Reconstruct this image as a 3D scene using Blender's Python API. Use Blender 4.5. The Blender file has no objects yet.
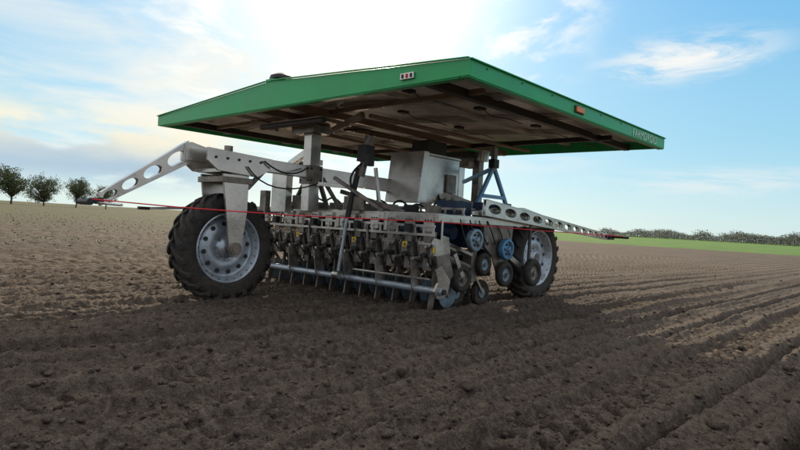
import bpy, math, random
import numpy as np
from mathutils import Vector, Matrix, Euler
random.seed(7); rng=np.random.default_rng(7)
S=bpy.context.scene
S.view_settings.view_transform='Standard'; S.view_settings.look='None'; S.view_settings.exposure=0

# ------------------------------------------------------------ materials
def mat(name,col,rough=0.5,metal=0.0,nscale=8.0,var=0.15,bump=0.0,bscale=40.0,col2=None,spec=0.5,dust=0.0):
    m=bpy.data.materials.new(name); m.use_nodes=True
    nt=m.node_tree; N=nt.nodes; L=nt.links; b=N['Principled BSDF']
    tc=N.new('ShaderNodeTexCoord'); nz=N.new('ShaderNodeTexNoise')
    nz.inputs['Scale'].default_value=nscale; nz.inputs['Detail'].default_value=5
    L.new(tc.outputs['Object'],nz.inputs['Vector'])
    r=N.new('ShaderNodeValToRGB'); r.color_ramp.elements[0].position=0.3; r.color_ramp.elements[1].position=0.7
    c2=col2 if col2 else tuple(min(1,c*(1+var)) for c in col)
    r.color_ramp.elements[0].color=(*[c*(1-var) for c in col],1); r.color_ramp.elements[1].color=(*c2,1)
    L.new(nz.outputs['Fac'],r.inputs['Fac']); colout=r.outputs['Color']
    if dust>0:
        sp=N.new('ShaderNodeSeparateXYZ'); L.new(tc.outputs['Object'],sp.inputs[0])
        mr=N.new('ShaderNodeMapRange'); mr.inputs['From Min'].default_value=1.3; mr.inputs['From Max'].default_value=0.1; mr.inputs['To Min'].default_value=0.03; mr.inputs['To Max'].default_value=dust
        L.new(sp.outputs['Z'],mr.inputs['Value'])
        n3=N.new('ShaderNodeTexNoise'); n3.inputs['Scale'].default_value=22; n3.inputs['Detail'].default_value=6; n3.inputs['Roughness'].default_value=0.7; L.new(tc.outputs['Object'],n3.inputs['Vector'])
        m3=N.new('ShaderNodeMapRange'); m3.inputs['From Min'].default_value=0.40; m3.inputs['From Max'].default_value=0.66; L.new(n3.outputs['Fac'],m3.inputs['Value'])
        mu=N.new('ShaderNodeMath'); mu.operation='MULTIPLY'; L.new(mr.outputs[0],mu.inputs[0]); L.new(m3.outputs[0],mu.inputs[1])
        mx=N.new('ShaderNodeMix'); mx.data_type='RGBA'; L.new(mu.outputs[0],mx.inputs[0]); L.new(colout,mx.inputs[6]); mx.inputs[7].default_value=(0.13,0.10,0.075,1); colout=mx.outputs[2]
        mm=N.new('ShaderNodeMath'); mm.operation='MULTIPLY_ADD'; L.new(mu.outputs[0],mm.inputs[0]); mm.inputs[1].default_value=-metal; mm.inputs[2].default_value=metal; L.new(mm.outputs[0],b.inputs['Metallic'])
    else: b.inputs['Metallic'].default_value=metal
    L.new(colout,b.inputs['Base Color'])
    mr=N.new('ShaderNodeMapRange'); mr.inputs['To Min'].default_value=max(0.05,rough-0.12); mr.inputs['To Max'].default_value=min(1,rough+0.15)
    L.new(nz.outputs['Fac'],mr.inputs['Value']); L.new(mr.outputs['Result'],b.inputs['Roughness'])
    b.inputs['Specular IOR Level'].default_value=spec
    if bump>0:
        n2=N.new('ShaderNodeTexNoise'); n2.inputs['Scale'].default_value=bscale; n2.inputs['Detail'].default_value=3
        L.new(tc.outputs['Object'],n2.inputs['Vector'])
        bp=N.new('ShaderNodeBump'); bp.inputs['Strength'].default_value=bump; bp.inputs['Distance'].default_value=0.01
        L.new(n2.outputs['Fac'],bp.inputs['Height']); L.new(bp.outputs['Normal'],b.inputs['Normal'])
    return m
STEEL=mat('stainless_steel',(0.56,0.54,0.51),0.27,0.95,3.5,0.30,0.10,30,dust=0.5)
STEEL2=mat('dusty_steel',(0.23,0.205,0.18),0.45,0.7,9,0.45,0.2,70,dust=0.7)
GALV=mat('galvanised_rim',(0.46,0.53,0.60),0.40,0.7,12,0.2,0.1,80,dust=0.4)
RUB=mat('tyre_rubber',(0.016,0.016,0.016),0.75,0,10,0.3,0.4,60,col2=(0.032,0.029,0.026),dust=0.4)
GREEN=mat('green_paint',(0.022,0.39,0.115),0.34,0,3,0.10,0.03,30)
BLACK=mat('black_plastic',(0.018,0.018,0.02),0.5,0,10,0.3)
DARK=mat('dark_beam',(0.035,0.028,0.025),0.5,0.2,6,0.3)
BACK=mat('panel_backsheet',(0.80,0.73,0.67),0.24,0.0,1.1,0.18,0.05,4)
ALU=mat('aluminium_frame',(0.55,0.52,0.48),0.4,0.6,4,0.2)
SOLAR=mat('solar_cells',(0.01,0.015,0.04),0.15,0,4,0.2)
BLUE=mat('blue_paint',(0.10,0.25,0.42),0.4,0.3,8,0.25)
LBLUE=mat('light_blue_paint',(0.17,0.38,0.62),0.4,0.1,8,0.15)
DBLUE=mat('dark_blue_box',(0.02,0.045,0.10),0.45,0.1,8,0.3)
DISC=mat('blue_steel_disc',(0.22,0.32,0.40),0.4,0.6,12,0.25,dust=0.6)
YEL=mat('yellow_sticker',(0.8,0.55,0.03),0.5)
ORG=mat('orange_lens',(0.75,0.2,0.03),0.3)
RED=mat('red_cord',(0.70,0.02,0.03),0.6)
BRONZE=mat('brown_beam',(0.25,0.17,0.13),0.42,0.5,5,0.25)
WHITE=mat('white_lettering',(0.55,0.8,0.7),0.5)
BARK=mat('bark',(0.08,0.065,0.05),0.9,0,3,0.3)
LEAF=mat('spring_leaves',(0.075,0.10,0.03),0.8,0,0.6,0.35)
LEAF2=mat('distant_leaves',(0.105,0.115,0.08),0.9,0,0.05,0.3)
SEED=mat('seedling_leaf',(0.06,0.13,0.03),0.6,0,3,0.3)

# ------------------------------------------------------------ mesh builder
C0=Vector((5.5,5.57,0.0)); ANG=math.radians(47.0)
class MB:
    def __init__(s): s.v=[];s.f=[];s.m=[];s.sm=[];s.mats=[]
    def mi(s,m):
        if m not in s.mats: s.mats.append(m)
        return s.mats.index(m)
    def add(s,vs,fs,m,smooth=False):
        o=len(s.v); s.v+= [tuple(p) for p in vs]; k=s.mi(m)
        for f in fs: s.f.append(tuple(i+o for i in f)); s.m.append(k); s.sm.append(smooth)
    def box(s,c,size,m,rot=None):
        c=Vector(c); hx,hy,hz=[q/2 for q in size]
        vs=[Vector((x,y,z)) for z in(-hz,hz) for y in(-hy,hy) for x in(-hx,hx)]
        if rot is not None:
            M=Euler([math.radians(a) for a in rot]).to_matrix(); vs=[M@p for p in vs]
        s.add([p+c for p in vs],[(0,2,3,1),(4,5,7,6),(0,1,5,4),(2,6,7,3),(0,4,6,2),(1,3,7,5)],m)
    def frame(s,p1,p2,up=(0,0,1)):
        d=(Vector(p2)-Vector(p1)); l=d.length; d=d.normalized(); up=Vector(up)
        if abs(d.dot(up))>0.95: up=Vector((1,0,0))
        a=d.cross(up).normalized(); b=a.cross(d).normalized(); return d,a,b,l
    def beam(s,p1,p2,w,h,m,w2=None,h2=None,up=(0,0,1)):
        p1=Vector(p1);p2=Vector(p2); d,a,b,l=s.frame(p1,p2,up); w2=w2 or w; h2=h2 or h
        vs=[p1-a*w/2-b*h/2,p1+a*w/2-b*h/2,p1+a*w/2+b*h/2,p1-a*w/2+b*h/2,p2-a*w2/2-b*h2/2,p2+a*w2/2-b*h2/2,p2+a*w2/2+b*h2/2,p2-a*w2/2+b*h2/2]
        s.add(vs,[(0,1,2,3),(7,6,5,4),(0,4,5,1),(1,5,6,2),(2,6,7,3),(3,7,4,0)],m)
    def cyl(s,p1,p2,r,m,r2=None,n=16,caps=True):
        p1=Vector(p1);p2=Vector(p2); r2=r if r2 is None else r2; d,a,b,l=s.frame(p1,p2)
        vs=[p1+(a*math.cos(t)+b*math.sin(t))*r for t in [2*math.pi*i/n for i in range(n)]]
        vs+=[p2+(a*math.cos(t)+b*math.sin(t))*r2 for t in [2*math.pi*i/n for i in range(n)]]
        s.add(vs,[(i,(i+1)%n,n+(i+1)%n,n+i) for i in range(n)],m,True)
        if caps:
            s.add(vs,[tuple(reversed(range(n))),tuple(range(n,2*n))],m)
    def tube(s,pts,r,m,n=8):
        for i in range(len(pts)-1): s.cyl(pts[i],pts[i+1],r,m,n=n)
    def hose(s,p0,p1,p2,r,m,n=7,k=8):
        p0,p1,p2=Vector(p0),Vector(p1),Vector(p2)
        s.tube([p0*(1-t)**2+p1*2*t*(1-t)+p2*t*t for t in [i/k for i in range(k+1)]],r,m,n)
    def lathe(s,prof,c,m,n=48):
        c=Vector(c); vs=[]
        for r,y in prof:
            for i in range(n):
                t=2*math.pi*i/n; vs.append(c+Vector((r*math.cos(t),y,r*math.sin(t))))
        fs=[]
        for j in range(len(prof)-1):
            for i in range(n):
                fs.append((j*n+i,j*n+(i+1)%n,(j+1)*n+(i+1)%n,(j+1)*n+i))
        s.add(vs,fs,m,True)
    def prism(s,poly,y0,y1,m):
        n=len(poly); vs=[(p[0],y0,p[1]) for p in poly]+[(p[0],y1,p[1]) for p in poly]
        s.add(vs,[tuple(range(n)),tuple(reversed(range(n,2*n)))]+[(i,n+i,n+(i+1)%n,(i+1)%n) for i in range(n)],m)
    def holed(s,p1,p2,h1,h2,n,th,m,fill=0.34,K=20):
        p1=Vector(p1);p2=Vector(p2); d=(p2-p1).normalized(); nrm=Vector((0,1,0)); b=d.cross(nrm).normalized()
        if b.z<0:b=-b
        ts=[0]; w=[h1+(h2-h1)*(i+0.5)/n for i in range(n)]; tot=sum(w); acc=0
        for x in w: acc+=x; ts.append(acc/tot)
        for j in range(n):
            t0,t1=ts[j],ts[j+1]; A=p1.lerp(p2,t0);B=p1.lerp(p2,t1); ha=h1+(h2-h1)*t0; hb=h1+(h2-h1)*t1
            c=(A+B)/2; rr_x=(B-A).length*0.38; rr_y=(ha+hb)/2*fill
            outer=[];inner=[]
            for k in range(K):
                t=2*math.pi*(k+0.5)/K; cx,cy=math.cos(t),math.sin(t); q=max(abs(cx),abs(cy)); sx,sy=cx/q,cy/q
                tt=(sx+1)/2; hh=ha+(hb-ha)*tt
                outer.append(A.lerp(B,tt)+b*(sy*hh/2)); inner.append(c+d*(cx*rr_x)+b*(cy*rr_y))
            vs=[p-nrm*th/2 for p in outer]+[p-nrm*th/2 for p in inner]+[p+nrm*th/2 for p in outer]+[p+nrm*th/2 for p in inner]
            fs=[]
            for k in range(K):
                k2=(k+1)%K
                fs.append((k,k2,K+k2,K+k)); fs.append((2*K+k,3*K+k,3*K+k2,2*K+k2))
                fs.append((K+k,K+k2,3*K+k2,3*K+k)); fs.append((k,2*K+k,2*K+k2,k2))
            s.add(vs,fs,m)
    def obj(s,name,parent=None,bevel=0.0,offset=True,col=None):
        me=bpy.data.meshes.new(name); off=C0 if offset else Vector((0,0,0))
        me.from_pydata([(p[0]-off[0],p[1]-off[1],p[2]-off[2]) for p in s.v],[],s.f)
        for m in s.mats: me.materials.append(m)
        me.polygons.foreach_set('material_index',s.m); me.polygons.foreach_set('use_smooth',s.sm); me.update()
        o=bpy.data.objects.new(name,me); S.collection.objects.link(o)
        if parent: o.parent=parent
        if bevel>0:
            md=o.modifiers.new('bevel','BEVEL'); md.width=bevel; md.segments=2; md.limit_method='ANGLE'; md.angle_limit=math.radians(50)
        return o

robot=bpy.data.objects.new('solar_field_robot',None); S.collection.objects.link(robot)
robot.rotation_euler=(0,0,ANG)
robot.location=(math.cos(ANG)*C0.x-math.sin(ANG)*C0.y, math.sin(ANG)*C0.x+math.cos(ANG)*C0.y, 0)

# ------------------------------------------------------------ wheels
def wheel(name,u,v,R=0.574,W=0.27,face=-1):
    c=(u,v,R-0.012); b=MB(); rr=R/0.574
    hw=W/2
    prof=[(0.35,-hw*0.80),(0.375,-hw*0.93),(0.43,-hw*1.03),(0.48,-hw*1.03),(0.515,-hw*0.93),(0.535,-hw*0.7),(0.545,-hw*0.3),(0.546,0)]
    prof=[(r*rr,y) for r,y in prof]; prof=prof+[(r,-y) for r,y in reversed(prof[:-1])]
    b.lathe(prof,c,RUB,72)
    n=22
    for i in range(n):
        for sgn in(-1,1):
            t0=2*math.pi*(i+(0.5 if sgn>0 else 0))/n
            ys=[-0.01,0.45*hw,0.82*hw,1.04*hw,1.06*hw]; rt=[R,R,R-0.008,R-0.035,R-0.085]; rb=[R-0.035]*3+[R-0.06,R-0.10]
            vs=[]
            for k,y in enumerate(ys):
                sk=0.30*(y/hw)*0.85; wd=(0.033 if k<4 else 0.028)/R
                for da,ra in((-wd,rb[k]),(-wd*0.75,rt[k]),(wd*0.75,rt[k]),(wd,rb[k])):
                    t=t0+sk+da; vs.append((c[0]+ra*math.cos(t),c[1]+sgn*y,c[2]+ra*math.sin(t)))
            fs=[]
            for k in range(4):
                for q in range(3): fs.append((k*4+q,k*4+q+1,k*4+4+q+1,k*4+4+q))
            fs+= [(0,3,2,1),(16,17,18,19)]
            b.add(vs,fs,RUB)
    f=face
    def F(pr): return [(r*rr,y*f*-1 if f>0 else y) for r,y in pr]
    pr=[(0.372,-0.118),(0.366,-0.13),(0.352,-0.128),(0.345,-0.105),(0.325,-0.095),(0.315,-0.05),(0.295,-0.035),(0.27,-0.045),(0.22,-0.065),(0.15,-0.07),(0.13,-0.05),(0.10,-0.048),(0.098,-0.10),(0.0,-0.105)]
    b.lathe(F(pr),c,GALV,48)
    pr=[(0.372,0.118),(0.352,0.128),(0.32,0.09),(0.31,0.0),(0.20,-0.03),(0.0,-0.03)]
    b.lathe(F(pr),c,GALV,48)
    s_=-1 if f<0 else 1
    for i in range(12):  # black discs stand in for the shaded openings of the rim holes
        t=2*math.pi*(i+0.3)/12; r=0.255*rr
        p=Vector((c[0]+r*math.cos(t),c[1]+s_*0.052,c[2]+r*math.sin(t))); b.cyl(p,p+Vector((0,s_*0.012,0)),0.024,BLACK,n=10)
    for i in range(8):
        t=2*math.pi*i/8; r=0.122*rr
        p=Vector((c[0]+r*math.cos(t),c[1]+s_*0.048,c[2]+r*math.sin(t))); b.cyl(p,p+Vector((0,s_*0.025,0)),0.012,STEEL,n=6)
    for i in range(24):
        t=2*math.pi*i/24; r=0.335*rr
        p=Vector((c[0]+r*math.cos(t),c[1]+s_*0.098,c[2]+r*math.sin(t))); b.cyl(p,p+Vector((0,s_*0.008,0)),0.007,BLACK,n=6)
    return b.obj(name,robot)
wheel('front_wheel',3.24,5.57)
wheel('side_wheel_near',6.9,4.02)
wheel('side_wheel_far',6.9,7.12,face=1)

# ------------------------------------------------------------ roof
b=MB(); u0,u1,v0,v1=3.70,8.17,2.80,8.35; vm=(v0+v1)/2; zb=2.13; ze=2.265; zr=2.425; T=0.025
def gable(ua,ub,m,dz=0.0):
    vs=[]
    for u in(ua,ub):
        vs+=[(u,v0,zb),(u,v1,zb),(u,v1,ze),(u,vm,zr),(u,v0,ze)]
    b.add(vs,[(0,1,2,3,4),(9,8,7,6,5),(0,5,6,1),(1,6,7,2),(2,7,8,3),(3,8,9,4),(4,9,5,0)],m)
gable(u0,u0+T,GREEN); gable(u1-T,u1,GREEN)
b.box(((u0+u1)/2,v0+T/2,(zb+ze)/2-0.001),(u1-u0-2*T-0.002,T,ze-zb),GREEN)
b.box(((u0+u1)/2,v1-T/2,(zb+ze)/2-0.001),(u1-u0-2*T-0.002,T,ze-zb),GREEN)
b.box(((u0+u1)/2,v0+0.045,zb-0.006),(u1-u0-0.01,0.08,0.010),GREEN)
b.box((u0+0.045,vm,zb-0.006),(0.08,v1-v0-0.2,0.010),GREEN)
b.beam((u0-0.01,vm,zr+0.012),(u1+0.01,vm,zr+0.012),0.12,0.03,GREEN)
b.beam((u0-0.008,v0-0.005,ze+0.006),(u0-0.008,vm-0.06,zr+0.006),0.03,0.012,GREEN); b.beam((u0-0.008,vm+0.06,zr+0.006),(u0-0.008,v1,ze+0.006),0.03,0.012,GREEN)
b.beam((u0+0.01,v0-0.006,ze+0.004),(u1,v0-0.006,ze+0.004),0.03,0.012,GREEN)
b.obj('roof_fascia',robot,0.004)
b=MB()
for (va,za,vb,zbb) in((v0+T,ze-0.006,vm,zr-0.006),(vm,zr-0.006,v1-T,ze-0.006)):
    for zz,mm in((0,SOLAR),(-0.045,BACK)):
        b.add([(u0+T,va,za+zz),(u1-T,va,za+zz),(u1-T,vb,zbb+zz),(u0+T,vb,zbb+zz)],[(0,1,2,3)],mm)
b.obj('solar_panels',robot)
b=MB()
def zs(v): return ze+(zr-ze)*(1-abs(v-vm)/(vm-v0))-0.085
for u in(4.72,4.78,5.84,5.92,6.95,7.01):
    for a_,c_ in((v0+0.05,vm-0.05),(vm+0.05,v1-0.05)):
        b.beam((u,a_,zs(a_)),(u,c_,zs(c_)),0.03,0.05,ALU)
for v in(4.15,4.21,6.95,7.0):
    b.beam((u0+0.04,v,zs(v)-0.012),(u1-0.04,v,zs(v)-0.012),0.03,0.04,ALU)
b.obj('panel_frames',robot,0.002)
b=MB()
b.beam((u0+0.03,3.30,zb+0.03),(u1-0.03,3.30,zb+0.03),0.08,0.08,DARK)
b.beam((u0+0.03,7.85,zb+0.03),(u1-0.03,7.85,zb+0.03),0.08,0.08,DARK)
b.beam((u0+0.1,5.28,zb+0.02),(u1-0.1,5.28,zb+0.02),0.06,0.08,BRONZE)
b.beam((u0+0.1,5.86,zb+0.02),(u1-0.1,5.86,zb+0.02),0.06,0.08,BRONZE)
b.beam((4.35,3.1,zb+0.04),(4.35,8.05,zb+0.04),0.05,0.05,BRONZE); b.beam((7.15,3.1,zb+0.02),(7.15,8.05,zb+0.02),0.06,0.06,DARK)
b.cyl((4.5,4.75,zb-0.02),(7.6,4.55,zb-0.03),0.024,BRONZE,n=12)
b.cyl((4.1,6.35,zb-0.02),(7.6,6.5,zb-0.03),0.024,BRONZE,n=12)
for (u,v) in((5.2,3.75),(6.4,3.75),(7.5,3.75),(5.2,4.9),(6.4,4.95),(4.2,3.9),(4.3,6.6),(5.3,6.5)):
    b.box((u,v,zs(v)-0.01),(0.12,0.09,0.03),BLACK)
    b.tube([(u+0.06,v,zs(v)-0.01),(u+0.3,v+0.05,zs(v)-0.04),(u+0.55,v+0.02,zs(v)-0.02),(u+0.8,v-0.05,zs(v)-0.05)],0.006,BLACK,6)
b.box((4.3,5.57,zb-0.09),(0.5,0.95,0.04),BRONZE); b.box((4.32,5.57,zb-0.16),(0.26,0.42,0.09),STEEL2)
b.beam((4.1,5.95,zb-0.14),(4.1,6.5,zb-0.03),0.05,0.08,BRONZE)
b.beam((4.35,5.2,zb-0.18),(4.35,4.7,zb-0.04),0.05,0.07,BRONZE)
b.cyl((4.05,5.0,zb-0.12),(4.05,6.2,zb-0.12),0.035,DARK)
b.box((7.15,5.57,zb-0.12),(0.35,0.8,0.08),DARK)
b.cyl((7.15,5.05,zb-0.22),(7.15,5.05,zb-0.06),0.09,STEEL); b.box((7.15,5.3,zb-0.25),(0.3,0.2,0.12),STEEL2)
b.obj('roof_support_beams',robot,0.004)
b=MB()
ga=3.86
b.cyl((ga,vm,zr+0.02),(ga,vm,zr+0.05),0.06,BLACK); b.cyl((ga,vm,zr+0.05),(ga,vm,zr+0.09),0.135,BLACK,0.125,24); b.cyl((ga,vm,zr+0.09),(ga,vm,zr+0.12),0.125,BLACK,0.06,24)
b.box((u0-0.012,3.45,zb+0.075),(0.02,0.16,0.055),STEEL); 
for k in range(3): b.box((u0-0.026,3.40+0.05*k,zb+0.075),(0.008,0.02,0.035),BLACK if k!=1 else RED)
b.box((5.62,v0-0.014,zb+0.065),(0.17,0.025,0.055),ORG); b.box((5.62,v0-0.006,zb+0.065),(0.20,0.01,0.075),BLACK)
for u in np.arange(3.95,8.0,0.55): b.cyl((u,v0-0.006,ze-0.03),(u,v0+0.005,ze-0.03),0.008,BLACK,n=8)
b.obj('roof_sensors_and_lamp',robot,0.003)
fc=bpy.data.curves.new('lettering','FONT'); fc.body='FARMDROID'; fc.size=0.135; fc.extrude=0.002; fc.space_character=1.1
fo=bpy.data.objects.new('lettering',fc); S.collection.objects.link(fo); fo.parent=robot; fo.data.materials.append(WHITE)
fo.rotation_euler=(math.radians(90),0,0); fo.location=(7.05-C0.x,v0-0.004-C0.y,zb+0.014)

# ------------------------------------------------------------ frame
b=MB()
b.beam((2.74,5.57,1.50),(4.27,5.57,1.47),0.12,0.14,STEEL)
b.beam((4.44,5.57,1.45),(7.2,5.57,1.40),0.12,0.17,STEEL)
b.box((4.355,5.57,1.52),(0.15,0.14,1.03),STEEL)
b.box((4.355,5.57,1.44),(0.20,0.19,0.22),STEEL2)
for q in(-0.07,0.07):
    for z in(1.37,1.51): b.cyl((4.25,5.57+q,z),(4.256,5.57+q,z),0.016,BLACK,n=6); b.cyl((4.355+q,5.468,z),(4.355+q,5.476,z),0.016,BLACK,n=6)
b.box((7.25,5.57,1.6),(0.14,0.14,0.9),STEEL)
b.box((7.25,5.2,1.55),(0.12,0.12,0.85),STEEL2)
b.box((4.5,6.35,1.28),(0.10,0.32,0.60),STEEL); b.beam((4.5,6.2,1.6),(4.35,5.65,1.72),0.06,0.08,STEEL)
b.box((4.62,6.9,1.12),(0.08,0.14,0.3),STEEL2)
b.beam((4.6,5.70,1.62),(4.6,6.6,1.60),0.07,0.07,STEEL)
b.box((4.62,6.0,1.12),(0.04,0.5,0.18),STEEL2); b.box((4.66,5.1,1.13),(0.04,0.35,0.16),STEEL2)
b.beam((4.62,6.55,1.05),(4.62,6.25,1.6),0.05,0.03,STEEL2)
for y in(5.30,5.81): b.prism([(2.86,1.57),(3.62,1.53),(3.58,1.40),(3.44,1.32),(2.98,1.35),(2.86,1.44)],y,y+0.03,STEEL)
b.box((3.24,5.57,1.36),(0.42,0.47,0.04),STEEL); b.cyl((3.24,5.57,1.3),(3.24,5.57,1.64),0.045,STEEL2)
b.box((3.22,5.57,1.27),(0.36,0.50,0.06),STEEL2)
for q in range(5): b.cyl((2.95+0.13*q,5.29,1.48),(2.95+0.13*q,5.30,1.48),0.014,DARK,n=8)
for y in(5.335,5.78):
    b.prism([(3.06,1.33),(3.36,1.33),(3.36,0.95),(3.31,0.52),(3.27,0.47),(3.20,0.49),(3.17,0.56)],y,y+0.03,STEEL)
b.cyl((3.24,5.30,0.562),(3.24,5.84,0.562),0.045,STEEL2); b.cyl((3.24,5.31,0.562),(3.24,5.335,0.562),0.065,STEEL2)
b.beam((3.36,5.36,1.2),(3.62,5.40,1.45),0.03,0.05,STEEL2)
b.hose((3.5,5.28,1.5),(3.75,5.2,1.30),(4.2,5.46,1.5),0.010,BLACK); b.hose((3.3,5.28,1.42),(3.55,5.25,1.1),(4.3,5.4,1.32),0.009,BLACK)
b.prism([(5.85,1.84),(6.55,1.84),(6.50,1.15),(6.25,1.15),(6.12,1.35),(5.95,1.15),(5.78,1.15)],5.02,5.06,STEEL)
b.box((6.2,5.28,1.54),(0.68,0.44,0.62),STEEL); b.box((5.84,5.3,1.62),(0.02,0.34,0.36),STEEL)
b.box((6.2,5.28,1.862),(0.76,0.52,0.03),STEEL); b.box((6.35,5.0,1.5),(0.2,0.03,0.25),STEEL2)
b.beam((6.2,5.3,1.88),(6.2,5.3,2.08),0.3,0.4,DARK)
b.prism([(5.70,1.88),(5.80,1.88),(5.80,1.20),(5.62,1.20)],4.95,5.55,STEEL)
for u in(4.78,5.55,6.3):
    b.beam((u,3.85,1.0),(u,7.35,1.0),0.09,0.10,STEEL)
for v in(3.88,4.7,6.45,7.3):
    b.beam((4.72,v,1.0+(0.0015)),(7.35,v,1.0+0.0015),0.07,0.085,STEEL)
for v in(4.7,5.45,5.7,6.45): b.beam((4.75,v,1.05),(4.5,5.57+(v-5.57)*0.3,1.42),0.05,0.04,STEEL2)
b.beam((4.78,4.4,1.05),(4.70,5.4,1.27),0.04,0.05,STEEL2)
b.beam((5.5,4.0,1.10),(6.3,5.0,1.25),0.10,0.07,STEEL); b.beam((6.3,4.0,1.05),(6.3,5.05,1.35),0.06,0.08,STEEL)
b.prism([(5.3,1.06),(6.9,1.06),(6.9,1.13),(6.4,1.20),(5.9,1.18),(5.3,1.10)],3.845,3.87,STEEL)
for v,vo in((3.86,-1),(7.28,1)):
    b.prism([(6.75,1.04),(7.05,1.04),(6.99,0.56),(6.95,0.48),(6.86,0.48),(6.81,0.56)],v+(0.33 if vo<0 else -0.36),v+(0.36 if vo<0 else -0.33),STEEL)
    b.cyl((6.9,v+(0.36 if vo<0 else -0.36),0.562),(6.9,v+(0.05 if vo<0 else -0.05),0.562),0.06,STEEL2)
b.obj('chassis_frame',robot,0.004)
b=MB()
def slotted(u,va,vb,z,h,n):
    for i in range(n+1):
        v=va+(vb-va)*i/n; b.box((u,v,z),(0.012,0.03,h),STEEL)
    for dz in(-h/2-0.012,h/2+0.012): b.box((u,(va+vb)/2,z+dz),(0.014,vb-va+0.05,0.028),STEEL)
slotted(4.70,3.9,7.3,0.86,0.07,26); slotted(5.2,3.9,5.4,1.08,0.05,12)
b.obj('slotted_rail',robot,0.002)

# outriggers
b=MB()
b.holed((2.80,5.54,1.52),(1.98,5.54,0.99),0.20,0.10,4,0.012,STEEL); b.holed((2.80,5.60,1.52),(1.98,5.60,0.99),0.20,0.10,4,0.012,STEEL)
b.prism([(2.70,1.43),(2.88,1.40),(2.98,1.43),(2.98,1.58),(2.80,1.62),(2.74,1.60)],5.52,5.534,STEEL)
b.beam((2.78,5.57,1.625),(1.98,5.57,1.048),0.07,0.012,STEEL); b.beam((2.74,5.57,1.42),(1.98,5.57,0.935),0.07,0.012,STEEL)
b.beam((2.0,5.57,0.98),(1.84,5.57,0.965),0.08,0.05,BLACK); b.cyl((1.86,5.45,0.96),(1.86,5.7,0.96),0.03,BLACK)
b.cyl((1.95,5.0,0.945),(1.95,5.6,0.955),0.012,STEEL)
b.holed((5.45,3.77,1.155),(8.78,3.77,0.885),0.17,0.075,13,0.012,STEEL)
b.holed((5.45,3.81,1.155),(8.78,3.81,0.885),0.17,0.075,13,0.012,STEEL)
b.beam((5.45,3.79,1.245),(8.78,3.79,0.925),0.06,0.010,STEEL); b.beam((5.45,3.79,1.066),(8.78,3.79,0.845),0.06,0.010,STEEL)
b.box((8.86,3.79,0.885),(0.18,0.10,0.08),BLACK); b.cyl((8.9,3.5,0.89),(8.9,4.0,0.89),0.02,BLACK)
b.beam((4.4,7.5,1.0),(3.2,7.5,0.93),0.04,0.05,STEEL,0.03,0.03); b.beam((4.4,7.5,1.0),(4.8,7.3,1.0),0.05,0.06,STEEL); b.box((3.2,7.5,0.93),(0.14,0.05,0.04),BLACK)
b.holed((7.3,7.33,1.08),(8.78,7.33,0.885),0.15,0.08,7,0.012,STEEL)
b.cyl((4.5,3.62,0.72),(4.5,3.62,1.0),0.010,STEEL); b.beam((4.5,3.62,0.74),(4.78,3.85,0.98),0.02,0.02,STEEL)
b.obj('outrigger_arms',robot,0.0)
b=MB(); b.tube([(1.86,5.5,0.985),(2.5,5.03,0.955),(3.3,4.46,0.94),(4.5,3.62,0.955),(6.5,3.60,0.925),(8.9,3.6,0.91)],0.0055,RED,8)
b.obj('red_safety_cord',robot)

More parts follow.
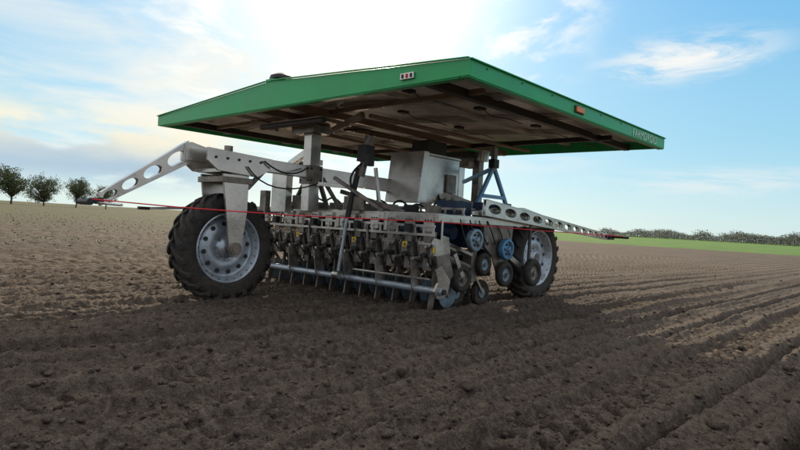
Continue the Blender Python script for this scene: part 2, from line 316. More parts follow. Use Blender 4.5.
# ------------------------------------------------------------ row units
b=MB(); nU=13
for i in range(nU):
    v=3.98+i*0.272; r=random.Random(i); j=lambda a: r.uniform(-a,a)
    b.box((4.72,v,0.93),(0.03,0.13,0.16),STEEL)
    b.box((4.75,v,0.79),(0.10,0.10,0.12),STEEL2)
    dz=j(0.025)
    b.box((4.84,v,0.66+dz),(0.26,0.17,0.13),STEEL)
    for w in(-0.10,0.088):
        b.prism([(4.66,0.72+dz),(4.70,0.77+dz),(4.80,0.75+dz),(4.84,0.80+dz),(4.95,0.78+dz),(4.99,0.60+dz),(4.90,0.48+dz),(4.78,0.46+dz),(4.70,0.55+dz)],v+w,v+w+0.012,STEEL)
    b.box((4.69,v+0.02,0.66),(0.05,0.09,0.10),STEEL2); b.cyl((4.655,v,0.60),(4.70,v,0.60),0.028,BLACK,n=12)
    b.box((4.80,v,0.50),(0.16,0.12,0.13),STEEL2); b.cyl((4.70,v-0.03,0.50),(4.74,v-0.03,0.50),0.02,STEEL,n=8)
    b.cyl((4.62,v-0.05,0.69),(4.70,v-0.05,0.69),0.014,STEEL,n=8)
    b.cyl((4.68,v+0.135,0.78),(4.78,v+0.135,0.48),0.012,STEEL,n=8)
    for q in range(9):
        p=Vector((4.68,v+0.135,0.78)).lerp(Vector((4.78,v+0.135,0.48)),0.15+q*0.085); b.cyl(p,p+Vector((0.004,0,-0.012)),0.024,DARK,n=10)
    for w in(-0.06,0.06):
        b.beam((4.95,v+w,0.74),(5.45,v+w,0.60),0.015,0.035,STEEL); b.beam((4.95,v+w,0.60),(5.45,v+w,0.46),0.015,0.035,STEEL2)
    b.box((5.48,v,0.48),(0.10,0.13,0.36),STEEL2)
    b.beam((4.86,v,0.46),(4.84,v,0.16),0.025,0.04,STEEL2); b.prism([(4.80,0.20),(4.88,0.20),(4.85,0.02),(4.77,-0.01)],v-0.010,v+0.010,STEEL2)
    b.beam((4.86,v,0.44),(5.02,v+0.02,0.24),0.02,0.04,STEEL)
    b.cyl((5.10,v-0.006,0.16),(5.10,v+0.006,0.16),0.15,DISC,n=28); b.cyl((5.10,v-0.03,0.16),(5.10,v+0.03,0.16),0.035,STEEL2,n=12)
    b.lathe([(0.0,-0.02),(0.07,-0.022),(0.10,-0.035),(0.145,-0.035),(0.155,0),(0.145,0.035),(0.10,0.035),(0.07,0.022),(0,0.02)],(5.36,v+0.10,0.15),RUB,24)
    b.cyl((5.36,v+0.064,0.15),(5.36,v+0.136,0.15),0.06,DISC,n=16)
    b.lathe([(0.0,-0.02),(0.07,-0.022),(0.10,-0.035),(0.145,-0.035),(0.155,0),(0.145,0.035),(0.10,0.035),(0.07,0.022),(0,0.02)],(5.72,v,0.15),RUB,24)
    b.cyl((5.72,v-0.034,0.15),(5.72,v+0.034,0.15),0.06,DISC,n=16)
    b.beam((5.5,v-0.05,0.40),(5.72,v-0.05,0.15),0.012,0.03,STEEL); b.beam((5.45,v+0.05,0.40),(5.36,v+0.05,0.15),0.012,0.03,STEEL)
    b.hose((4.9,v+0.05,1.03),(4.80+j(0.05),v+0.07,0.85),(4.9,v+0.03,0.62),0.012,BLACK)
    b.hose((5.0,v-0.04,1.02),(5.25,v-0.05+j(0.1),1.28+j(0.08)),(5.48,v-0.02,0.68),0.010,BLACK,6)
    b.hose((4.74,v-0.09,0.78),(4.52+j(0.03),v-0.10,0.62),(4.72,v-0.06+j(0.03),0.47),0.008,BLACK,6)
    for q in range(3): b.cyl((4.698,v-0.04+0.04*q,0.97),(4.706,v-0.04+0.04*q,0.97),0.009,DARK,n=6)
    b.cyl((4.6,v+0.10,0.56),(4.72,v+0.10,0.56),0.018,STEEL,n=10)
    if i%3==1: b.box((4.66,v-0.03,0.88),(0.06,0.07,0.09),BLACK)
    if i%3==2: b.cyl((4.64,v+0.02,0.84),(4.64,v+0.02,0.97),0.026,STEEL,n=12)
    if i%4==3: b.beam((4.62,v,0.62),(4.72,v+0.14,0.92),0.02,0.03,STEEL)
    if i%2==0:
        b.prism([(4.60,0.52),(4.68,0.54),(4.78,0.30),(4.76,0.21),(4.68,0.19),(4.63,0.25)],v+0.115,v+0.13,STEEL)
    if i in(1,4,8):
        b.box((4.652,v,0.70),(0.004,0.07,0.06),YEL); b.box((4.649,v,0.70),(0.003,0.02,0.03),BLACK)
b.obj('row_units',robot,0.003)
b=MB()
b.cyl((4.70,3.72,0.235),(4.70,7.45,0.235),0.038,GALV,n=20)
b.cyl((4.70,3.70,0.235),(4.70,3.72,0.235),0.030,DARK,n=16)
b.prism([(4.60,0.46),(4.70,0.50),(4.86,0.34),(4.83,0.22),(4.76,0.16),(4.66,0.16),(4.60,0.24),(4.66,0.33)],3.76,3.785,STEEL)
b.prism([(4.66,0.60),(4.86,0.62),(4.96,0.40),(4.90,0.34),(4.72,0.40)],3.80,3.82,STEEL2)
b.box((4.72,3.83,0.66),(0.14,0.03,0.12),STEEL)
b.box((4.64,3.83,0.66),(0.004,0.03,0.06),YEL)
b.cyl((4.70,3.9,0.345),(4.70,5.1,0.345),0.016,STEEL,n=12)
b.obj('lift_pipe',robot,0.003)
b=MB()
b.cyl((4.58,5.24,0.28),(4.62,5.17,0.98),0.020,GALV,n=14); b.cyl((4.62,5.17,0.95),(4.68,5.08,1.55),0.034,BLACK,n=16)
b.cyl((4.70,5.06,1.45),(4.72,5.03,1.66),0.045,STEEL2,n=16)
b.box((4.72,5.02,1.72),(0.13,0.16,0.19),BLACK,(0,2,0)); b.cyl((4.73,5.0,1.80),(4.74,4.98,1.93),0.055,STEEL2,n=16); b.box((4.70,4.93,1.64),(0.10,0.07,0.14),BLACK)
b.hose((4.70,5.02,1.62),(4.45,5.12,1.42),(4.66,5.09,1.25),0.014,BLACK)
b.hose((4.74,4.98,1.93),(4.9,5.0,2.06),(4.6,5.3,2.0),0.010,BLACK)
b.beam((4.78,4.78,1.0),(4.74,4.86,1.55),0.035,0.035,STEEL); b.beam((4.66,5.15,1.32),(4.40,5.5,1.34),0.04,0.05,STEEL)
b.cyl((4.56,5.18,0.27),(4.56,5.28,0.27),0.05,STEEL)
b.obj('lift_actuator',robot,0.003)
b=MB()
def gw(u,v,z,r,w=0.09,hub=DISC):
    b.lathe([(r*0.55,-w*0.35),(r*0.62,-w*0.5),(r*0.9,-w*0.5),(r,-w*0.3),(r,w*0.3),(r*0.9,w*0.5),(r*0.62,w*0.5),(r*0.55,w*0.35)],(u,v,z),RUB,32)
    b.lathe([(0,-w*0.30),(r*0.25,-w*0.30),(r*0.3,-w*0.15),(r*0.56,-w*0.2),(r*0.6,-w*0.46)],(u,v,z),hub,28)
    b.lathe([(0,w*0.30),(r*0.25,w*0.30),(r*0.3,w*0.15),(r*0.56,w*0.2),(r*0.6,w*0.46)],(u,v,z),hub,28)
    b.cyl((u,v-w*0.5,z),(u,v+w*0.5,z),r*0.15,STEEL2,n=12)
gw(5.17,3.86,0.35,0.155,0.09,STEEL2); gw(6.42,3.70,0.40,0.17,0.09,STEEL2); gw(5.62,3.88,0.50,0.13,0.07)
gw(5.95,3.80,0.38,0.15,0.08); gw(5.45,4.1,0.30,0.15,0.08)
for (u,z) in((5.95,0.68),(5.30,0.78)):
    b.lathe([(0,-0.06),(0.03,-0.06),(0.035,-0.035),(0.085,-0.025),(0.095,-0.045),(0.125,-0.04),(0.13,0),(0.12,0.03),(0,0.03)],(u,3.80,z),BLUE if z<0.7 else DISC,32)
    for k in range(6):
        t=k*math.pi/3; b.cyl((u+0.065*math.cos(t),3.758,z+0.065*math.sin(t)),(u+0.065*math.cos(t),3.775,z+0.065*math.sin(t)),0.014,BLACK,n=8)
b.prism([(5.55,1.0),(6.2,1.0),(6.15,0.6),(6.0,0.35),(5.9,0.33),(5.75,0.6),(5.6,0.7)],3.86,3.875,STEEL2)
b.beam((5.17,3.83,0.36),(5.0,3.83,0.62),0.015,0.06,STEEL); b.beam((6.42,3.78,0.40),(6.05,3.82,0.60),0.02,0.06,STEEL); b.beam((6.42,3.76,0.40),(6.5,3.8,0.98),0.02,0.05,DARK)
b.beam((5.62,3.93,0.5),(5.9,3.93,0.8),0.02,0.05,BLUE); b.beam((5.3,3.9,0.78),(5.9,3.9,0.62),0.02,0.05,STEEL)
for q in range(6):
    v=3.78+q*0.02; b.hose((5.0+0.2*q,v,1.0),(5.1+0.22*q,v-0.05,0.55+0.05*q),(5.35+0.15*q,v+0.03,0.75),0.009,BLACK,6)
for k,(u,v,z,sx,sy,sz_,m) in enumerate([(5.35,4.15,1.12,0.28,0.3,0.18,DBLUE),(5.75,4.2,0.82,0.3,0.35,0.3,DBLUE),(5.3,4.3,0.9,0.22,0.3,0.2,DBLUE),(6.15,4.25,0.75,0.3,0.3,0.35,BLACK),(6.35,4.3,1.15,0.3,0.4,0.2,DBLUE),(5.9,6.2,0.8,1.0,1.6,0.4,BLACK),(5.9,4.8,0.8,0.5,0.5,0.3,DARK),(5.9,5.3,0.45,0.4,2.4,0.25,DARK)]):
    b.box((u,v,z),(sx,sy,sz_),m)
for i in range(10):
    r=random.Random(100+i); v=4.05+0.33*i
    b.cyl((5.25,v,0.86+r.uniform(-0.03,0.03)),(5.25,v+0.12,0.86),0.075,[DBLUE,STEEL,DISC][i%3],n=18)
    b.box((5.3,v+0.2,0.93),(0.2,0.08,0.22),[STEEL,DBLUE,STEEL2][i%3])
    b.hose((5.2,v,1.06),(5.45,v+0.1+r.uniform(-.1,.1),1.38+r.uniform(-.1,.05)),(5.8,v+0.1,1.0),0.014,BLACK)
    b.box((4.98,v+0.1,1.09),(0.14,0.12,0.10),[STEEL2,BLACK,STEEL][i%3])
for p1,p2 in(((6.35,4.6,1.12),(6.78,4.6,1.78)),((7.25,4.6,1.12),(6.78,4.6,1.78)),((6.78,4.6,1.76),(7.1,5.35,1.6)),((6.5,4.6,1.36),(7.06,4.6,1.36))):
    b.beam(p1,p2,0.045,0.05,LBLUE)
b.beam((6.78,4.6,1.72),(6.78,4.6,2.05),0.06,0.08,STEEL2); b.box((6.78,4.6,1.82),(0.12,0.1,0.12),BLACK)
b.obj('drive_and_press_wheels',robot,0.003)

# ------------------------------------------------------------ ground
def vnoise(x,y,seed):
    xi=np.floor(x).astype(np.int64); yi=np.floor(y).astype(np.int64); fx=x-xi; fy=y-yi
    fx=fx*fx*(3-2*fx); fy=fy*fy*(3-2*fy)
    def h(a,c):
        n=(a*374761393+c*668265263+seed*1442695041)&0x7fffffff
        n=((n^(n>>13))*1274126177)&0x7fffffff
        return ((n^(n>>16))&0xffff)/65535.0
    return (h(xi,yi)*(1-fx)+h(xi+1,yi)*fx)*(1-fy)+(h(xi,yi+1)*(1-fx)+h(xi+1,yi+1)*fx)*fy
CA,SA=math.cos(ANG),math.sin(ANG)
def sm(x,a,c):
    t=np.clip((x-a)/(c-a),0,1); return t*t*(3-2*t)
RW=0.46
def height(X,Y,R):
    u=X*CA+Y*SA; v=-X*SA+Y*CA
    wob=0.03*(vnoise(u*0.8,v*0.8,5)-0.5)+0.02*(vnoise(u*4,v*4,15)-0.5)
    vv=v+wob
    ph=(vv/RW)%1.0
    d=np.abs(ph-0.5)*2
    fur=-0.078*np.exp(-((1-d)/0.14)**2)+0.034*np.exp(-((1-d-0.36)/0.15)**2)-0.030*np.exp(-(d/0.10)**2)
    amp=0.65+0.7*vnoise(u*0.5,np.floor(vv/RW)*3.1,9)
    nf=1-sm(R,10,28)
    h=fur*amp*(1-sm(R,18,36))
    for v0_,w in((2.95,0.16),(1.30,0.15),(4.02,0.15),(5.57,0.15)):
        m=1-sm(np.abs(v-v0_),w*0.8,w*1.25)
        if v0_>3.5: m=m*(1-sm(u,2.9 if v0_>5 else 6.7,3.2 if v0_>5 else 7.0))
        lug=((u/0.19+np.abs(v-v0_)*3.2)%1.0); lg=sm(np.abs(lug-0.5),0.14,0.26)
        ragged=0.55+0.6*vnoise(u*3,v*3,31)
        h=h*(1-0.92*m)+m*(-0.060+0.055*lg*ragged)*(1-sm(R,10,20))
        h=h+0.032*np.exp(-((np.abs(v-v0_)-w*1.5)/0.05)**2)*(1-sm(R,10,20))
    h=h+0.030*(vnoise(X*1.1,Y*1.1,1)-0.5)*nf
    h=h+0.022*(vnoise(X*6,Y*6,2)-0.5)*(1-sm(R,9,20))
    n3=vnoise(X*17,Y*17,3); h=h+0.022*np.maximum(n3-0.45,0)*(1-sm(R,8,18))*1.6
    n4=vnoise(X*38+7,Y*38,4); h=h+0.021*np.maximum(n4-0.42,0)*(1-sm(R,6,12))*1.6
    n5=vnoise(X*85+7,Y*85,6); h=h+0.012*(n5-0.5)*(1-sm(R,3,7))
    return h
rows=np.concatenate([np.geomspace(0.25,1.25,50)[:-1],1/np.linspace(1/1.25,1/60,900),np.geomspace(62,4500,60)])
aF=np.radians(np.linspace(-45,45,900)); aR=np.radians(np.linspace(45,315,140)[1:-1]); ang=np.concatenate([aF,aR])
nr,na=len(rows),len(ang)
Rg,Ag=np.meshgrid(rows,ang,indexing='ij'); X=Rg*np.sin(Ag); Y=Rg*np.cos(Ag); Z=height(X,Y,Rg)
co=np.stack([X,Y,Z],-1).reshape(-1,3); co=np.vstack([co,[[0,0,0]]])
i=np.arange(nr-1)[:,None]; j=np.arange(na)[None,:]; j2=(j+1)%na
quads=np.stack([i*na+j,(i+1)*na+j,(i+1)*na+j2,i*na+j2],-1).reshape(-1,4)[:,::-1]
tris=np.stack([np.full(na,nr*na),np.arange(na),(np.arange(na)+1)%na],-1)[:,::-1]
me=bpy.data.meshes.new('ploughed_field'); nq,ntz=len(quads),len(tris)
me.vertices.add(len(co)); me.vertices.foreach_set('co',co.astype(np.float32).ravel())
me.loops.add(nq*4+ntz*3); me.loops.foreach_set('vertex_index',np.concatenate([quads.ravel(),tris.ravel()]).astype(np.int32))
me.polygons.add(nq+ntz); me.polygons.foreach_set('loop_start',np.concatenate([np.arange(nq)*4,nq*4+np.arange(ntz)*3]).astype(np.int32))
me.update(calc_edges=True)
gr=bpy.data.objects.new('ploughed_field',me); S.collection.objects.link(gr)
me.polygons.foreach_set('use_smooth',np.ones(len(me.polygons),bool))

class NT:
    def __init__(s,nt): s.nt=nt
    def n(s,t,**k):
        x=s.nt.nodes.new(t)
        for a,v in k.items(): setattr(x,a,v)
        return x
    def link(s,a,b_): s.nt.links.new(a,b_)
    def set(s,sock,v):
        if hasattr(v,'is_output'): s.link(v,sock)
        else: sock.default_value=v
    def math(s,op,a,b_=None,c=None,clamp=False):
        x=s.n('ShaderNodeMath',operation=op); x.use_clamp=clamp
        s.set(x.inputs[0],a)
        if b_ is not None: s.set(x.inputs[1],b_)
        if c is not None: s.set(x.inputs[2],c)
        return x.outputs[0]
    def vmath(s,op,a,b_=None):
        x=s.n('ShaderNodeVectorMath',operation=op); s.set(x.inputs[0],a)
        if b_ is not None: s.set(x.inputs[1],b_)
        return x.outputs['Value'] if op in('DOT_PRODUCT','LENGTH') else x.outputs[0]
    def rng(s,v,a,b_,c=0.0,d=1.0,smooth=True):
        x=s.n('ShaderNodeMapRange'); x.interpolation_type='SMOOTHSTEP' if smooth else 'LINEAR'
        s.set(x.inputs[0],v)
        for k,q in zip((1,2,3,4),(a,b_,c,d)): x.inputs[k].default_value=q
        return x.outputs[0]
    def noise(s,vec,scale,detail=5,rough=0.5,dist=0.0):
        x=s.n('ShaderNodeTexNoise'); s.link(vec,x.inputs['Vector']); x.inputs['Scale'].default_value=scale; x.inputs['Detail'].default_value=detail; x.inputs['Roughness'].default_value=rough; x.inputs['Distortion'].default_value=dist
        return x.outputs['Fac']
    def mix(s,f,a,b_,mode='MIX'):
        x=s.n('ShaderNodeMix',data_type='RGBA',blend_type=mode); s.set(x.inputs[0],f)
        s.set(x.inputs[6],a if hasattr(a,'is_output') else (*a,1)); s.set(x.inputs[7],b_ if hasattr(b_,'is_output') else (*b_,1)); return x.outputs[2]
    def comb(s,x_,y_,z_):
        x=s.n('ShaderNodeCombineXYZ'); s.set(x.inputs[0],x_); s.set(x.inputs[1],y_); s.set(x.inputs[2],z_); return x.outputs[0]
    def sep(s,v):
        x=s.n('ShaderNodeSeparateXYZ'); s.link(v,x.inputs[0]); return x.outputs
m=bpy.data.materials.new('tilled_soil'); m.use_nodes=True; g=NT(m.node_tree); bs=m.node_tree.nodes['Principled BSDF']
geo=g.n('ShaderNodeNewGeometry'); P=geo.outputs['Position']; sp=g.sep(P)
U=g.math('ADD',g.math('MULTIPLY',sp[0],CA),g.math('MULTIPLY',sp[1],SA)); V=g.math('ADD',g.math('MULTIPLY',sp[0],-SA),g.math('MULTIPLY',sp[1],CA))
dist=g.vmath('LENGTH',P)
n1=g.noise(P,0.8,5); n2=g.noise(P,18,5,0.68); n3=g.noise(P,90,3,0.7)
c=g.mix(g.rng(n1,0.35,0.65),(0.082,0.065,0.052),(0.118,0.094,0.075))
c=g.mix(g.rng(n2,0.42,0.66),c,(0.165,0.135,0.108)); c=g.mix(g.math('MULTIPLY',g.rng(n3,0.54,0.70),0.6),c,(0.27,0.225,0.185))
c=g.mix(g.math('MULTIPLY',g.rng(n2,0.46,0.34),0.55),c,(0.045,0.034,0.027))
c=g.mix(g.math('MULTIPLY',g.rng(n3,0.46,0.32),0.65),c,(0.034,0.026,0.021))
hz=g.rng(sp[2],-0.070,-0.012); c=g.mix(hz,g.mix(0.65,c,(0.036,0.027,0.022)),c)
UV=g.comb(g.math('MULTIPLY',U,0.12),g.math('MULTIPLY',V,1.8),0.0); st=g.noise(UV,1.0,5,0.6)
c=g.mix(g.math('MULTIPLY',g.rng(st,0.42,0.62),0.45),c,g.mix(0.55,c,(0.05,0.038,0.030)))
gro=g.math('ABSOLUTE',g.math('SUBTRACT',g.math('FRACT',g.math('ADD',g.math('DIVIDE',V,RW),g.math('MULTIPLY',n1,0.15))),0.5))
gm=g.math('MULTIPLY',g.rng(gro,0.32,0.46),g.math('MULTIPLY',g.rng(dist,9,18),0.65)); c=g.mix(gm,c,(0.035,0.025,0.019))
side=g.math('SUBTRACT',sp[0],g.math('MULTIPLY',sp[1],0.1))
farR=g.math('MULTIPLY',g.rng(dist,56,64),g.rng(side,5,15))
grn=g.noise(P,0.3,3); gcol=g.mix(g.rng(grn,0.3,0.7),(0.07,0.16,0.03),(0.12,0.21,0.05))
c=g.mix(farR,c,gcol)
rowm=g.math('MULTIPLY',g.rng(g.noise(g.comb(g.math('MULTIPLY',U,0.25),g.math('MULTIPLY',V,0.9),0.0),1.0,3),0.42,0.58),g.rng(dist,20,60))
farL=g.math('MULTIPLY',rowm,g.rng(side,8,-10)); c=g.mix(g.math('MULTIPLY',farL,0.6),c,(0.08,0.13,0.035))
g.link(c,bs.inputs['Base Color']); bs.inputs['Roughness'].default_value=0.92; bs.inputs['Specular IOR Level'].default_value=0.15
wv=g.math('SINE',g.math('MULTIPLY',V,2*math.pi/RW)); wv=g.math('MULTIPLY',wv,g.math('MULTIPLY',g.rng(dist,16,32),0.04))
hh=g.math('ADD',g.math('MULTIPLY',n2,0.04),g.math('MULTIPLY',n3,0.016)); hh=g.math('ADD',hh,wv)
bp=g.n('ShaderNodeBump'); bp.inputs['Strength'].default_value=1.0; bp.inputs['Distance'].default_value=1.0; g.link(hh,bp.inputs['Height']); g.link(bp.outputs[0],bs.inputs['Normal'])
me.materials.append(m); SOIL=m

# clods -------------------------------------------------------
import bmesh
bm=bmesh.new(); bmesh.ops.create_icosphere(bm,subdivisions=2,radius=1.0); base=np.array([v.co[:] for v in bm.verts]); bf=np.array([[v.index for v in f.verts] for f in bm.faces]); bm.free()
NC=8500
inv=rng.uniform(1/18,1/1.6,NC); rr=1/inv; aa=np.radians(rng.uniform(-42,42,NC)); cx=rr*np.sin(aa); cy=rr*np.cos(aa); cz=height(cx,cy,rr)
sz=0.004+0.016*rng.power(0.55,NC)**2.2; big=rng.random(NC)<0.03; sz[big]*=2.0; sz*=np.clip(rr/2.6,0.65,1.35)
allv=[];allf=[]
for k in range(NC):
    q=base*(1+0.5*(rng.random((len(base),1))-0.5)) ; q=q*np.array([1,rng.uniform(0.6,1),rng.uniform(0.45,0.8)])*sz[k]
    t=rng.uniform(0,6.28); q=q@np.array([[math.cos(t),math.sin(t),0],[-math.sin(t),math.cos(t),0],[0,0,1]])
    allv.append(q+np.array([cx[k],cy[k],cz[k]+sz[k]*0.2])); allf.append(bf+k*len(base))
cm=bpy.data.meshes.new('soil_clods'); V_=np.vstack(allv); F_=np.vstack(allf)
cm.vertices.add(len(V_)); cm.vertices.foreach_set('co',V_.astype(np.float32).ravel()); cm.loops.add(F_.size); cm.loops.foreach_set('vertex_index',F_.ravel().astype(np.int32))
cm.polygons.add(len(F_)); cm.polygons.foreach_set('loop_start',(np.arange(len(F_))*3).astype(np.int32)); cm.update(calc_edges=True)
cm.materials.append(SOIL); cl=bpy.data.objects.new('soil_clods',cm); S.collection.objects.link(cl)

# seedlings ---------------------------------------------------
b=MB(); r=random.Random(3)
def plant(x,y,z,s):
    for k in range(4):
        t=r.uniform(0,6.28); dx,dy=math.cos(t)*s,math.sin(t)*s; wx,wy=-dy*0.3,dx*0.3; h=s*r.uniform(0.6,1.2)
        b.add([(x,y,z),(x+dx*0.5+wx,y+dy*0.5+wy,z+h),(x+dx,y+dy,z+h*0.9),(x+dx*0.5-wx,y+dy*0.5-wy,z+h)],[(0,1,2,3)],SEED)
pl=[]
while len(pl)<5000:
    d=1/r.uniform(1/100,1/14); a=math.radians(r.uniform(-44,14)); x=d*math.sin(a);y=d*math.cos(a)
    u=x*CA+y*SA; v=-x*SA+y*CA
    if v<8.7: continue
    v=(round(v/RW)+0.0)*RW+r.uniform(-0.03,0.03); pl.append((u*CA-v*SA,u*SA+v*CA,r.uniform(0.03,0.062)))
for k in range(70):
    u=r.uniform(0.5,9); v=RW*r.choice([-2,-1,0,1,2,3,4])+r.uniform(-.03,.03); pl.append((u*CA-v*SA,u*SA+v*CA,r.uniform(0.012,0.026)))
pa=np.array(pl); pz=height(pa[:,0],pa[:,1],np.hypot(pa[:,0],pa[:,1]))
for (x,y,s),z in zip(pl,pz): plant(x,y,float(z),s)
b.obj('crop_seedlings',offset=False)

# ------------------------------------------------------------ trees
def tree(name,x,y,h,seed,wf=0.46):
    r=random.Random(seed); b=MB(); top=Vector((x+r.uniform(-.3,.3),y,h*0.62)); base0=Vector((x,y,-0.1))
    segs=[base0.lerp(top,t)+Vector((r.uniform(-.12,.12),r.uniform(-.12,.12),0))*(t>0) for t in(0,0.2,0.45,0.7,1.0)]
    for k in range(4): b.cyl(segs[k],segs[k+1],h*0.026*(1-0.22*k),BARK,h*0.026*(1-0.22*(k+1)),n=7,caps=False)
    cz=h*0.58; rx=h*wf; rz=h*0.42
    lobes=[(Vector((r.uniform(-.5,.5)*rx,r.uniform(-.5,.5)*rx,r.uniform(-.5,.5)*rz)),r.uniform(0.45,0.65)) for _ in range(7)]
    for k in range(150):
        lo,lr=r.choice(lobes); dd=Vector((r.gauss(0,1),r.gauss(0,1),r.gauss(0,1))).normalized()*r.uniform(0.35,1.0)**0.5*lr
        p=Vector((x+lo.x+dd.x*rx,y+lo.y+dd.y*rx,cz+lo.z+dd.z*rz))
        if p.z<h*0.12: p.z=h*0.12+r.uniform(0,0.1)*h
        st=segs[1].lerp(segs[4],min(1,max(0,(p.z/h-0.2)*0.9+r.uniform(-.1,.05))))
        mid=st.lerp(p,0.5)+Vector((r.uniform(-1,1),r.uniform(-1,1),r.uniform(-1,0.3)))*h*0.03
        b.cyl(st,mid,h*0.0085,BARK,h*0.005,n=5,caps=False); b.cyl(mid,p,h*0.005,BARK,h*0.0022,n=4,caps=False)
        for q in range(4):
            tip=p+Vector((r.gauss(0,1),r.gauss(0,1),r.gauss(0.3,1)))*h*0.05; b.cyl(mid.lerp(p,0.6),tip,h*0.003,BARK,h*0.0015,n=3,caps=False)
            for z in range(r.choice((6,9,12))):
                pp=tip+Vector((r.gauss(0,1),r.gauss(0,1),r.gauss(0,1)))*h*0.028; s=h*r.uniform(0.008,0.019)
                a=Vector((r.gauss(0,1),r.gauss(0,1),r.gauss(0,1))).normalized(); c_=a.orthogonal().normalized()
                b.add([pp-a*s,pp+c_*s*0.7,pp+a*s,pp-c_*s*0.7],[(0,1,2,3)],LEAF)
    return b.obj(name,offset=False)
for k,(px,hp,wf) in enumerate(((12,39,0.48),(45,32,0.54),(77,28,0.54),(107,24,0.50))):
    Yd=165; s=(px-400)/580.0-0.003; tree('roadside_tree',s*Yd,Yd,hp*Yd/580*1.04,20+k,wf)
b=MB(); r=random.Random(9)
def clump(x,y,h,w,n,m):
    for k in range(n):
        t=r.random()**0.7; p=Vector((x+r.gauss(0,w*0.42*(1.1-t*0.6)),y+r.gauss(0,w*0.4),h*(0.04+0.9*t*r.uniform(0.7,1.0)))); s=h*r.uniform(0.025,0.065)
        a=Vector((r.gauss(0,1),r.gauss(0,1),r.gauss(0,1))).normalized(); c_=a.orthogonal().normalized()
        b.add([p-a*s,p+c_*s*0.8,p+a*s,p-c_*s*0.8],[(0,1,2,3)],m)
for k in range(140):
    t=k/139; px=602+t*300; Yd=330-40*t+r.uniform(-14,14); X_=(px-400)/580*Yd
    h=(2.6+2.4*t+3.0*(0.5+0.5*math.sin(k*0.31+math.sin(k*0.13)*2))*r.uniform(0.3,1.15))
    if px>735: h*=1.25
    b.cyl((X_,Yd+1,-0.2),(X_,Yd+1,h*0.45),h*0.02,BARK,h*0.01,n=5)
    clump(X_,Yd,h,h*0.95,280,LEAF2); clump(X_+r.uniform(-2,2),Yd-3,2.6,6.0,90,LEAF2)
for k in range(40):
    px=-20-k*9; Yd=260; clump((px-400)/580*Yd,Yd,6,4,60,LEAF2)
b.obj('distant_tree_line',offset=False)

# ------------------------------------------------------------ light / sky
EL=math.radians(25.0); AZ=math.radians(-5.0)
Ds=Vector((math.sin(AZ)*math.cos(EL),math.cos(AZ)*math.cos(EL),math.sin(EL)))
sl=bpy.data.lights.new('sun','SUN'); sl.energy=5.0; sl.angle=math.radians(0.6); sl.color=(1.0,0.83,0.62)
so=bpy.data.objects.new('sun',sl); S.collection.objects.link(so); so.rotation_euler=Ds.to_track_quat('Z','Y').to_euler(); so.location=Ds*50
w=bpy.data.worlds.new('World'); S.world=w; w.use_nodes=True; g=NT(w.node_tree); bg=w.node_tree.nodes['Background']; bg.inputs['Strength'].default_value=0.1
sky=g.n('ShaderNodeTexSky'); sky.sky_type='NISHITA'; sky.sun_disc=False; sky.sun_elevation=EL; sky.sun_rotation=AZ; sky.air_density=1.0; sky.dust_density=0.3; sky.ozone_density=1.5
tc=g.n('ShaderNodeTexCoord'); D=g.vmath('NORMALIZE',tc.outputs['Generated']); ds=g.sep(D)
grad=g.mix(g.rng(ds[2],0.0,0.16),(6.4,8.1,8.6),(3.7,7.0,8.9)); grad=g.mix(g.rng(ds[2],0.10,0.42),grad,(1.5,5.2,9.0))
base_=g.mix(0.82,g.mix(1.0,sky.outputs[0],(0.75,0.95,1.0),'MULTIPLY'),grad)
dt=g.math('MAXIMUM',g.vmath('DOT_PRODUCT',D,tuple(Ds)),0.0)
gl=g.math('ADD',g.math('MULTIPLY',g.math('POWER',dt,11.0),2.6),g.math('MULTIPLY',g.math('POWER',dt,55.0),11.0))
col=g.mix(1.0,base_,g.vmath('MULTIPLY',g.comb(gl,gl,gl),(1.25,0.98,0.66)),'ADD')
zz=g.math('ADD',g.math('MAXIMUM',ds[2],0.0),0.10)
PP=g.comb(g.math('DIVIDE',ds[0],zz),g.math('MULTIPLY',g.math('DIVIDE',ds[1],zz),0.8),0.0)
cn=g.noise(PP,1.1,6,0.55,0.4); left=g.rng(ds[0],0.16,-0.22,0.0,1.0)
m1=g.math('MULTIPLY',g.rng(cn,0.32,0.68),g.math('MULTIPLY',left,0.92))
m1=g.math('MULTIPLY',m1,g.rng(ds[2],0.0,0.08))
col=g.mix(m1,col,(9.9,9.6,8.7))
c4=g.noise(PP,2.3,6,0.6,0.4); m4=g.math('MULTIPLY',g.rng(c4,0.45,0.62),g.rng(dt,0.91,0.97)); col=g.mix(m4,col,(11,10.8,10.0))
PL=g.comb(g.math('MULTIPLY',ds[0],5.0),g.math('MULTIPLY',ds[1],2.0),g.math('MULTIPLY',ds[2],15.0)); c2=g.noise(PL,1.0,6,0.55)
band=g.math('MULTIPLY',g.rng(ds[2],0.015,0.06),g.rng(ds[2],0.17,0.10)); band=g.math('MULTIPLY',band,g.rng(ds[0],-0.15,-0.42))
m2=g.math('MULTIPLY',g.rng(c2,0.36,0.48),band)
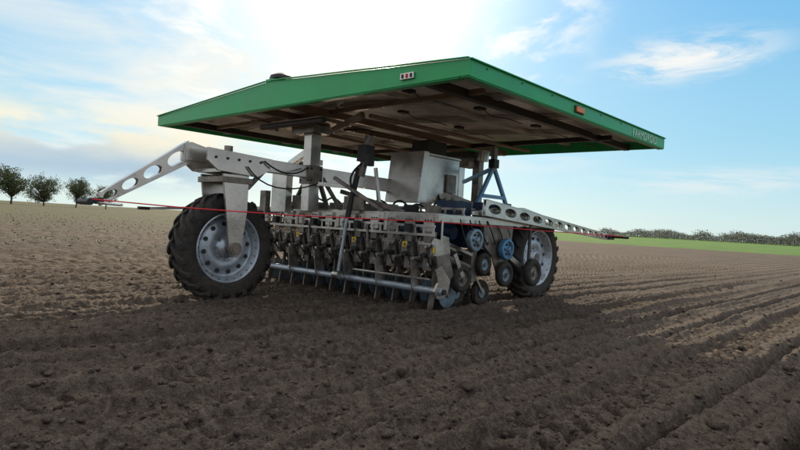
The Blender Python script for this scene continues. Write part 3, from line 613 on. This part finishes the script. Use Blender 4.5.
col=g.mix(m2,col,g.mix(g.rng(g.math('ADD',ds[2],g.math('MULTIPLY',c2,0.08)),0.10,0.165),(4.6,6.1,7.3),(10.6,9.6,7.2)))
def cirrus(c0,kx,kz,dens,cc):
    global col
    dd=g.vmath('SUBTRACT',D,c0); de=g.sep(dd); ln=g.vmath('LENGTH',g.comb(g.math('MULTIPLY',de[0],kx),0.0,g.math('MULTIPLY',g.math('ADD',de[2],g.math('MULTIPLY',de[0],-0.06)),kz)))
    q=g.noise(g.comb(g.math('MULTIPLY',ds[0],7.0),0.0,g.math('MULTIPLY',ds[2],26.0)),1.0,6,0.65,0.8)
    mm=g.math('MULTIPLY',g.math('MULTIPLY',g.math('MULTIPLY',g.rng(ln,1.0,0.1),g.rng(q,0.38,0.62)),dens),g.rng(ds[1],0.0,0.2)); col=g.mix(mm,col,cc)
cirrus((0.410,0.86,0.270),6.5,20,1.0,(9.4,9.5,9.3)); cirrus((0.46,0.88,0.085),3.2,30,0.55,(8.8,9.1,9.0)); cirrus((0.20,0.96,0.12),5,20,0.4,(9.0,9.2,9.0))
bk=g.math('MAXIMUM',g.rng(ds[2],0.44,0.65),g.math('MULTIPLY',g.rng(ds[1],0.35,-0.15),g.rng(ds[2],0.0,0.05)))  # bright cloud deck added overhead and behind the camera as fill light
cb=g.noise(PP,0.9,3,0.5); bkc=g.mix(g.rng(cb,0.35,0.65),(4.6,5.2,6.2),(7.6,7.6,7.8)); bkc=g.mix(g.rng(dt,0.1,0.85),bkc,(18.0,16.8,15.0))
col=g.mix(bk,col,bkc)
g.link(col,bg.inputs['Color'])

# ------------------------------------------------------------ camera
cd=bpy.data.cameras.new('camera'); cam=bpy.data.objects.new('camera',cd); S.collection.objects.link(cam); S.camera=cam
cd.sensor_width=36; cd.lens=26.1; cd.clip_start=0.05; cd.clip_end=8000
cam.matrix_world=Matrix.Translation((0,0,0.93))@Matrix.Rotation(math.radians(89.75),4,'X')@Matrix.Rotation(math.radians(3.2),4,'Z')
